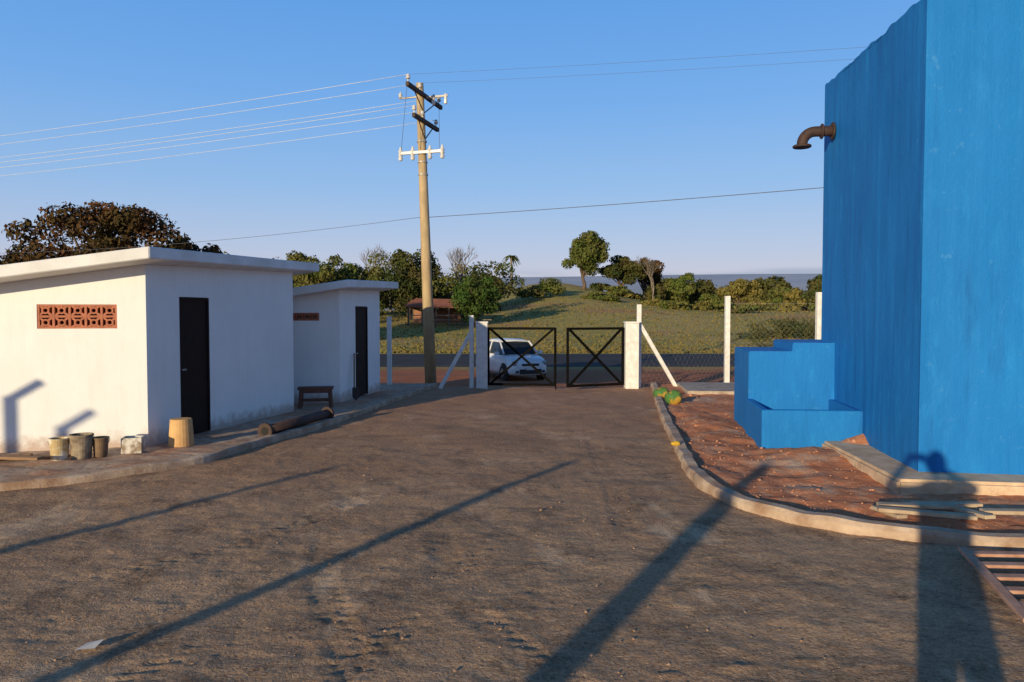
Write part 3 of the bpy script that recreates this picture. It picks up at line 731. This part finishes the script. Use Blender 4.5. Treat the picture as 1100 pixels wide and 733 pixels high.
mk('paper_scrap',[(-2.20,3.66,.015),(-2.11,3.68,.013),(-2.10,3.75,.03),(-2.18,3.74,.015)],[(0,1,2,3)],simple('paper',(.55,.53,.5),(.45,.43,.4),5,.8,0))
ff=empty('timber_formwork_frame')
for a,b_ in (((3.02,6.05,.13),(3.62,5.95,.14)),((3.0,6.05,.11),(3.05,5.72,.12)),((2.92,5.85,.15),(3.55,5.60,.15)),((3.60,6.0,.12),(3.66,5.6,.15)),((3.3,6.2,.10),(3.9,6.1,.12)),((3.75,5.85,.13),(4.7,5.75,.14))):
    beam('board',a,b_,.09,.03,M_PALE,ff,.004)
gr=empty('slatted_timber_panel'); g0=Vector((3.10,5.02,.06)); ux=Vector((1,-.06,0)).normalized(); uy=Vector((-.30,-.95,0)).normalized()
for k in range(6): 
    p=g0+uy*(.235*k); beam('slat',p,p+ux*1.1,.075,.022,M_FORM,gr,.004)
for k in (0,.55,1.1): p=g0+ux*k; beam('runner',p-uy*.04+Vector((0,0,.024)),p+uy*1.24+Vector((0,0,.024)),.06,.024,M_FORM,gr,.004)

# ------------------------------------------------------------------ shed across the road
def make_shed():
    e=empty('tiled_roof_shed'); X,Y=-6.1,60; z=terr(X,Y)-.1
    tile=simple('clay_roof_tiles',(.32,.11,.06),(.20,.075,.045),3,.85,.5,.03,10)
    V=[(X-2.4,Y-1.6,z+1.55),(X+2.4,Y-1.6,z+1.45),(X+1.9,Y+.2,z+2.1),(X-1.7,Y+.2,z+2.2),(X-2.4,Y+2,z+1.5),(X+2.4,Y+2,z+1.5)]
    r=mk('roof',V,[(0,1,2,3),(3,2,5,4),(0,3,4),(1,5,2)],tile,e); s=r.modifiers.new('t','SOLIDIFY'); s.thickness=.1
    for i,x in enumerate((-2.1,-1,.1,1.1,2.1)):
        for y in (-1.4,1.7): box('post',(X+x,Y+y,z+.75),(.14,.14,1.6),M_BARK,e)
    box('back_wall',(X,Y+1.2,z+.6),(4,.12,1.3),simple('brick_wall',(.34,.15,.085),(.24,.11,.065),5,.9,.2,.01,20),e)
    for k in (.45,.8): beam('rail',(X-2.1,Y-1.45,z+k),(X+4.5,Y-1.45,z+k),.05,.07,M_GREYBARK,e)
make_shed()

# ------------------------------------------------------------------ trees
def leaves(lobes,n,leaf,fl=.45,seed=0):
    rng=np.random.default_rng(seed); L=np.array(lobes,float)
    w=(L[:,3]*L[:,4]+L[:,4]*L[:,5]); w=w/w.sum(); idx=rng.choice(len(L),n,p=w)
    d=rng.normal(size=(n,3)); d/=np.linalg.norm(d,axis=1)[:,None]
    rad=rng.uniform(.35,1.0,n)**.5*rng.uniform(.8,1.12,n)
    c=L[idx,:3]+d*L[idx,3:6]*rad[:,None]
    nr=d*1.0+rng.normal(size=(n,3))*fl; nr/=np.linalg.norm(nr,axis=1)[:,None]
    t=np.cross(nr,rng.normal(size=(n,3))); t/=np.linalg.norm(t,axis=1)[:,None]; b=np.cross(nr,t)
    s=(leaf*rng.uniform(.55,1.35,n))[:,None]; q=(.6*rng.uniform(.6,1.2,n))[:,None]
    V=np.stack([c-t*s,c-b*s*q+nr*s*.15,c+t*s,c+b*s*q+nr*s*.15],1).reshape(-1,3)
    return V
def leaf_obj(name,Vs,mat,parent=None):
    V=np.concatenate(Vs); n=len(V)//4
    me=bpy.data.meshes.new(name); me.vertices.add(len(V)); me.vertices.foreach_set('co',V.ravel())
    me.loops.add(4*n); me.loops.foreach_set('vertex_index',np.arange(4*n)); me.polygons.add(n)
    me.polygons.foreach_set('loop_start',np.arange(0,4*n,4)); me.polygons.foreach_set('loop_total',np.full(n,4)); me.update(calc_edges=True); me.validate()
    return new_obj(name,me,mat,parent)
def rand_lobes(c,rx,ry,rz,n,k=.38,rng=random):
    out=[]
    for i in range(n):
        while True:
            v=Vector((rng.uniform(-1,1),rng.uniform(-1,1),rng.uniform(-1,1)))
            if v.length<1: break
        s=rng.uniform(.65,1.25)*k
        out.append((c[0]+v.x*rx*.78,c[1]+v.y*ry*.78,c[2]+v.z*rz*.78,rx*s,ry*s,rz*s*.85))
    return out
def tree(name,x,y,top,width,crown_frac,mat,n=5000,leaf=.16,lobes=18,k=.36,seed=1,bark=None,zb=None):
    rng=random.Random(seed); bark=bark or M_BARK
    z0=terr(x,y)-.1 if zb is None else zb; h=top-z0; e=empty(name,(0,0,0))
    cz=top-h*crown_frac/2; rz=h*crown_frac/2; rx=width/2
    lb=rand_lobes((x,y,cz),rx,rx,rz,lobes,k,rng)
    fork=Vector((x+rng.uniform(-.2,.2),y,z0+h*(1-crown_frac)*.85+.3))
    r0=max(.09,h*.028); parts=[tube_data([(x,y,z0),(x+rng.uniform(-.1,.1),y,(z0+fork.z)/2),fork],[r0*1.25,r0,r0*.8],8)]
    for l in lb[:12]:
        t=Vector(l[:3]); md=fork.lerp(t,.5)+Vector((rng.uniform(-.2,.2),rng.uniform(-.2,.2),rng.uniform(-.1,.3)))*h*.08
        parts.append(tube_data([fork-Vector((0,0,.1)),md,t],[r0*.55,r0*.35,r0*.12],6,False))
    V,F=merge(parts); mk('trunk_and_limbs',V,F,bark,e,True)
    leaf_obj('crown',[leaves(lb,n,leaf,.55,seed)],mat,e); return e
def PX(px,Y): return (px-550)/794*Y
def ZT(py,Y): return 1.7+(338-py)*Y/794
tree('broadleaf_tree',-19.0,35,ZT(209,35),7.4,.66,L_RUST,15000,.11,38,.28,11)
tree('broadleaf_tree',-16.1,37,ZT(238,37),3.6,.6,L_RUST,5000,.11,14,.34,12)
tree('broadleaf_tree',-23.6,37,ZT(236,37),5.4,.75,L_RUST,7000,.12,20,.33,13)
tree('broadleaf_tree',-26.3,37,ZT(238,37),5.4,.75,L_DARK,7000,.12,20,.33,14)
tree('round_broadleaf_tree',PX(511,58),58,ZT(289,58),4.1,.90,L_GREEN,6500,.11,20,.40,21)
tree('tall_broadleaf_tree',PX(627,95),95,ZT(244,95),6.6,.80,L_MID,9500,.17,28,.30,22)
tree('broadleaf_tree',PX(668,98),98,ZT(270,98),6.6,.78,L_DARK,6500,.18,20,.34,23)
tree('broadleaf_tree',PX(692,104),104,ZT(276,104),5.4,.75,L_RUST,3500,.2,14,.36,24)
tree('broadleaf_tree',PX(730,100),100,ZT(289,100),4.6,.85,L_MID,3500,.2,14,.36,25)
tree('broadleaf_tree',PX(796,90),90,ZT(294,90),5.2,.95,L_YEL,4500,.18,14,.38,26)
tree('broadleaf_tree',PX(440,64),64,ZT(264,64),5.6,.8,L_DARK,6500,.14,20,.34,27)
tree('broadleaf_tree',PX(378,62),62,ZT(266,62),5.5,.8,L_MID,6000,.14,20,.34,28)
tree('broadleaf_tree',PX(335,60),60,ZT(268,60),5.0,.8,L_MID,5500,.14,20,.34,29)
def treeline(name,spec,mat,dens=1100,leaf=.24,seed=3):
    rng=random.Random(seed);Vs=[];k=0
    for px,Y,py,w in spec:
        x=PX(px,Y); top=ZT(py,Y); z0=terr(x,Y)-.3; h=max(1.2,top-z0)
        lb=rand_lobes((x,Y,z0+h*.52),w/2,w/2,h*.5,9,.42,rng); k+=1
        Vs.append(leaves(lb,int(dens*w/4),leaf*Y/70,.6,seed*100+k))
    leaf_obj(name,Vs,mat)
r=random.Random(5)
sp=[(px,r.uniform(62,80),268+18*r.random()+ (8 if px>470 else 0),r.uniform(3.5,6)) for px in range(170,545,16)]
treeline('distant_tree_line',sp[0::2],L_DARK,1300,.15,31); treeline('distant_tree_line',sp[1::2],L_MID,1300,.15,32)
sp=[(px,r.uniform(68,78),r.uniform(306,318),r.uniform(3,4.5)) for px in range(300,530,22)]
treeline('roadside_shrubs',sp,L_DARK,1000,.14,33)
sp=[(px+r.uniform(-6,6),r.uniform(96,112),r.uniform(299,313),r.uniform(3,5.5)) for px in range(640,900,19)]
treeline('distant_tree_line',sp[0::3],L_DARK,1000,.17,34); treeline('distant_tree_line',sp[1::3],L_MID,1000,.17,35); treeline('distant_tree_line',sp[2::3],L_YEL,1000,.17,36)
sp=[(px,r.uniform(120,150),r.uniform(294,304),r.uniform(6,9)) for px in list(range(-200,540,26))+list(range(700,1500,30))]
treeline('distant_tree_line',sp,L_DARK,1000,.20,37)
sp=[(px+r.uniform(-9,9),r.uniform(72,92),r.uniform(315,328),r.uniform(2.4,5)) for px in range(705,960,25)]
treeline('hedgerow',sp[0::2],L_YEL,900,.14,38); treeline('hedgerow',sp[1::2],L_MID,900,.14,48)
sp=[(572,84,304,4.2),(590,86,300,4.6),(642,84,314,3.6),(657,82,318,3.0)]
treeline('hedgerow',sp,L_MID,1000,.14,49)
sp=[(px,r.uniform(42,58),r.uniform(336,348),r.uniform(2,4)) for px in range(815,980,10)]
treeline('dark_crop_shrubs',sp,L_DARK,900,.11,39)
def bare(name,px,Y,py,seed,spread=.5):
    rng=random.Random(seed); x=PX(px,Y); z0=terr(x,Y)-.1; h=ZT(py,Y)-z0; parts=[]
    def br(p,d,l,rad,lev):
        q=p+d*l; mid=p.lerp(q,.5)+Vector((rng.uniform(-1,1),rng.uniform(-1,1),0))*l*.06
        parts.append(tube_data([p,mid,q],[rad,rad*.85,rad*.65],5,False))
        if lev==0: return
        for i in range(3 if lev>1 else 4):
            nd=(d+Vector((rng.uniform(-1,1),rng.uniform(-1,1),rng.uniform(-.2,.7)))*spread*1.3).normalized(); br(q if i<2 else p.lerp(q,.7),nd,l*rng.uniform(.6,.8),rad*.6,lev-1)
    br(Vector((x,Y,z0)),Vector((0,0,1)),h*.30,h*.018,5)
    V,F=merge(parts); mk(name,V,F,M_GREYBARK,None,True)
bare('bare_tree',405,70,252,41); bare('bare_tree',494,72,256,42); bare('bare_tree',702,96,268,43); bare('bare_tree',420,74,260,44)
def palm(px,Y,py):
    e=empty('palm_tree'); x=PX(px,Y); z0=terr(x,Y); top=ZT(py,Y)-.6
    tube('trunk',[(x,Y,z0),(x+.1,Y,(z0+top)/2),(x,Y,top)],[.22,.16,.14],M_GREYBARK,e,8)
    parts=[];rng=random.Random(8)
    for k in range(30):
        a=rng.uniform(0,6.28); up_=rng.uniform(-.2,1.1); pts=[]
        for i in range(6):
            t=i/5; pts.append(Vector((x+math.cos(a)*1.35*t*math.cos(up_*.6),Y+math.sin(a)*1.35*t,top+up_*1.0*t-1.1*t*t)))
        V=[];F=[]
        for i,p in enumerate(pts):
            s=Vector((-math.sin(a),math.cos(a),-.3))*.20*(1-.8*i/5); V+=[p-s,p,p+Vector((s.x,s.y,-.3*s.length))]
        for i in range(5):
            F+=[(i*3,i*3+1,i*3+4,i*3+3),(i*3+1,i*3+2,i*3+5,i*3+4)]
        parts.append((V,F))
    V,F=merge(parts); mk('fronds',V,F,L_MID,e)
palm(549,100,272)
def grass():
    rng=np.random.default_rng(4); n=16000
    y=39+rng.random(n)**1.8*45; x=(rng.random(n)*1.15-.5)*y*.9
    z=np.array([terr(a,b) for a,b in zip(x,y)]); h=rng.uniform(.03,.12,n)*(y/45)**.3; w=rng.uniform(.05,.14,n); a=rng.uniform(0,6.28,n)
    dx=np.cos(a)*w;dy=np.sin(a)*w; lx=rng.normal(0,.06,n);ly=rng.normal(0,.06,n)
    V=np.stack([np.stack([x-dx,y-dy,z-.02],1),np.stack([x+dx,y+dy,z-.02],1),np.stack([x+lx+dx*.3,y+ly,z+h],1),np.stack([x+lx-dx*.3,y+ly,z+h],1)],1).reshape(-1,3)
    leaf_obj('field_grass',[V],leaf_mat('dry_grass',(.19,.14,.045),(.13,.13,.033),(.16,.115,.04)))
grass()

# ------------------------------------------------------------------ the photographer (throws the figure shadow)
def photographer():
    e=empty('photographer_person',(0,0,0)); by=-.44
    skin=simple('skin',(.42,.24,.16),(.38,.21,.14),8,.6,0); shirt=simple('shirt_cloth',(.12,.16,.24),(.09,.12,.2),6,.9,.2,.004,60); hair=simple('hair',(.02,.014,.01),(.03,.02,.015),20,.6,0)
    J=[((0,by,.95),.17,None),((0,by,1.14),.165,0),((0,by+.01,1.36),.19,1),((0,by+.01,1.47),.135,2),((0,by+.03,1.56),.065,3)]
    V=[j[0] for j in J];R=[j[1] for j in J];E=[(j[2],i) for i,j in enumerate(J) if j[2] is not None]
    def add(p,r,par): V.append(p);R.append(r);E.append((par,len(V)-1));return len(V)-1
    for s in (-1,1):
        h=add((s*.11,by,.86),.105,0);k=add((s*.12,by+.03,.48),.068,h);a=add((s*.13,by,.09),.045,k);add((s*.15,by+.14,.045),.035,a)
        sh=add((s*.22,by+.01,1.45),.07,3);el=add((s*.42,by+.16,1.44),.052,sh);add((s*.125,-.075,1.64),.034,el)
    me=bpy.data.meshes.new('body'); me.from_pydata(V,E,[]); ob=new_obj('body',me,None,e)
    me.materials.append(shirt)
    sk=ob.modifiers.new('skin','SKIN'); 
    for i,r in enumerate(R): me.skin_vertices[0].data[i].radius=(r*(1.15 if i<4 else 1),r*(.78 if i<4 else 1))
    me.skin_vertices[0].data[0].use_root=True
    ob.modifiers.new('s','SUBSURF').levels=2; sk.use_smooth_shade=True; ob.modifiers['s'].render_levels=2
    bm=bmesh.new(); bmesh.ops.create_uvsphere(bm,u_segments=24,v_segments=16,radius=1)
    hc=Vector((0,by+.06,1.69))
    for v in bm.verts:
        z=v.co.z; k=1-.22*max(0,-z); f=v.co.y
        v.co=Vector((v.co.x*.080*k,f*.100*(1-.1*max(0,-z)),z*.125))
        if f>.9 and -.35<z<.1: v.co.y+=.018
    for v in bm.verts: v.co+=hc
    me=bpy.data.meshes.new('head'); bm.to_mesh(me); bm.free(); new_obj('head',me,skin,e,True)
    bm=bmesh.new(); bmesh.ops.create_uvsphere(bm,u_segments=24,v_segments=16,radius=1)
    for v in bm.verts:
        v.co=Vector((v.co.x*.088,v.co.y*.106,max(v.co.z,-.35+ .5*max(0,v.co.y+.1))*.13))+hc+Vector((0,-.012,.012))
    me=bpy.data.meshes.new('hair'); bm.to_mesh(me); bm.free(); new_obj('hair',me,hair,e,True)
    for s in (-1,1):
        box('ear',(s*.084,hc.y-.005,hc.z-.01),(.014,.035,.06),skin,e,bevel=.006); box('eye',(s*.03,hc.y+.091,hc.z+.005),(.026,.012,.012),M_DARK,e,bevel=.004)
        box('palm',(s*.10,-.055,1.665),(.035,.05,.09),skin,e,bevel=.012)
        for k in range(4):
            z=1.635+.02*k; tube('finger',[(s*.105,-.04,z),(s*.100,-.018,z+.002),(s*.083,-.010,z+.004),(s*.07,-.012,z+.005)],[.009,.009,.008,.006],skin,e,8)
        tube('thumb',[(s*.10,-.07,1.65),(s*.085,-.055,1.675),(s*.065,-.040,1.69)],[.011,.010,.008],skin,e,8)
    box('mouth',(0,hc.y+.090,hc.z-.058),(.045,.008,.010),simple('lips',(.35,.13,.1),(.3,.1,.08),8,.5,0),e,bevel=.003)
    box('phone',(0,-.028,1.695),(.165,.010,.078),M_BLACK,e,bevel=.004)
photographer()

# ------------------------------------------------------------------ camera, sun, sky
cam=bpy.data.cameras.new('camera'); co=bpy.data.objects.new('camera',cam); COL.objects.link(co)
co.location=(0,0,1.7); co.rotation_euler=(math.radians(90-2.06),0,0); cam.sensor_width=36; cam.lens=26; cam.clip_start=.02; cam.clip_end=9000
scene.camera=co
az=math.radians(208.7); el=math.radians(9.6)
ts=Vector((math.sin(az)*math.cos(el),math.cos(az)*math.cos(el),math.sin(el)))
sun=bpy.data.lights.new('sun','SUN'); sun.energy=5.0; sun.angle=math.radians(.5); sun.color=(1,.83,.54)
so=bpy.data.objects.new('sun',sun); COL.objects.link(so); so.rotation_euler=ts.to_track_quat('Z','Y').to_euler(); so.location=(-10,-20,15)
w=bpy.data.worlds.new('World'); scene.world=w; w.use_nodes=True; nt=w.node_tree; bg=nt.nodes['Background']
sky=nt.nodes.new('ShaderNodeTexSky'); sky.sky_type='NISHITA'; sky.sun_disc=False; sky.sun_elevation=el; sky.sun_rotation=az; sky.altitude=200; sky.air_density=1.0; sky.dust_density=1.0; sky.ozone_density=1.5
tc=N(nt,'ShaderNodeTexCoord'); sp=N(nt,'ShaderNodeSeparateXYZ'); nt.links.new(tc.outputs['Generated'],sp.inputs[0])
cr=N(nt,'ShaderNodeValToRGB'); nt.links.new(sp.outputs[2],cr.inputs[0]); R=cr.color_ramp
stops=[(0,(.60,.55,.64)),(.035,(.61,.58,.70)),(.09,(.47,.57,.79)),(.16,(.31,.52,.85)),(.27,(.18,.43,.87)),(.42,(.10,.34,.82)),(.55,(.04,.15,.42)),(1,(.012,.05,.17))]
R.elements[0].position=0; R.elements[0].color=(*stops[0][1],1); R.elements[1].position=1; R.elements[1].color=(*stops[-1][1],1)
for p_,c_ in stops[1:-1]:
    el_=R.elements.new(p_); el_.color=(*c_,1)
mp=N(nt,'ShaderNodeMapping'); mp.inputs['Scale'].default_value=(2.2,2.2,26); nt.links.new(tc.outputs['Generated'],mp.inputs[0])
nz=N(nt,'ShaderNodeTexNoise'); nz.inputs['Scale'].default_value=1.6; nz.inputs['Detail'].default_value=4; nt.links.new(mp.outputs[0],nz.inputs['Vector'])
mr=N(nt,'ShaderNodeMapRange'); mr.inputs['From Min'].default_value=.42; mr.inputs['From Max'].default_value=.58; nt.links.new(nz.outputs['Fac'],mr.inputs['Value'])
b1=N(nt,'ShaderNodeMapRange',interpolation_type='SMOOTHSTEP'); b1.inputs['From Min'].default_value=.066; b1.inputs['From Max'].default_value=.052; nt.links.new(sp.outputs[2],b1.inputs['Value'])
mu=N(nt,'ShaderNodeMath',operation='MULTIPLY'); nt.links.new(mr.outputs[0],mu.inputs[0]); nt.links.new(b1.outputs[0],mu.inputs[1])
mu2=N(nt,'ShaderNodeMath',operation='MULTIPLY'); nt.links.new(mu.outputs[0],mu2.inputs[0]); mu2.inputs[1].default_value=.75
skyc=mix(nt,mu2.outputs[0],cr.outputs[0],(.30,.37,.55))
sc=N(nt,'ShaderNodeVectorMath',operation='SCALE'); nt.links.new(skyc,sc.inputs[0]); sc.inputs['Scale'].default_value=1/.12
nt.links.new(mix(nt,.88,sky.outputs[0],sc.outputs[0]),bg.inputs[0]); bg.inputs[1].default_value=.12
scene.view_settings.view_transform='Standard'; scene.view_settings.look='None'; scene.view_settings.exposure=0
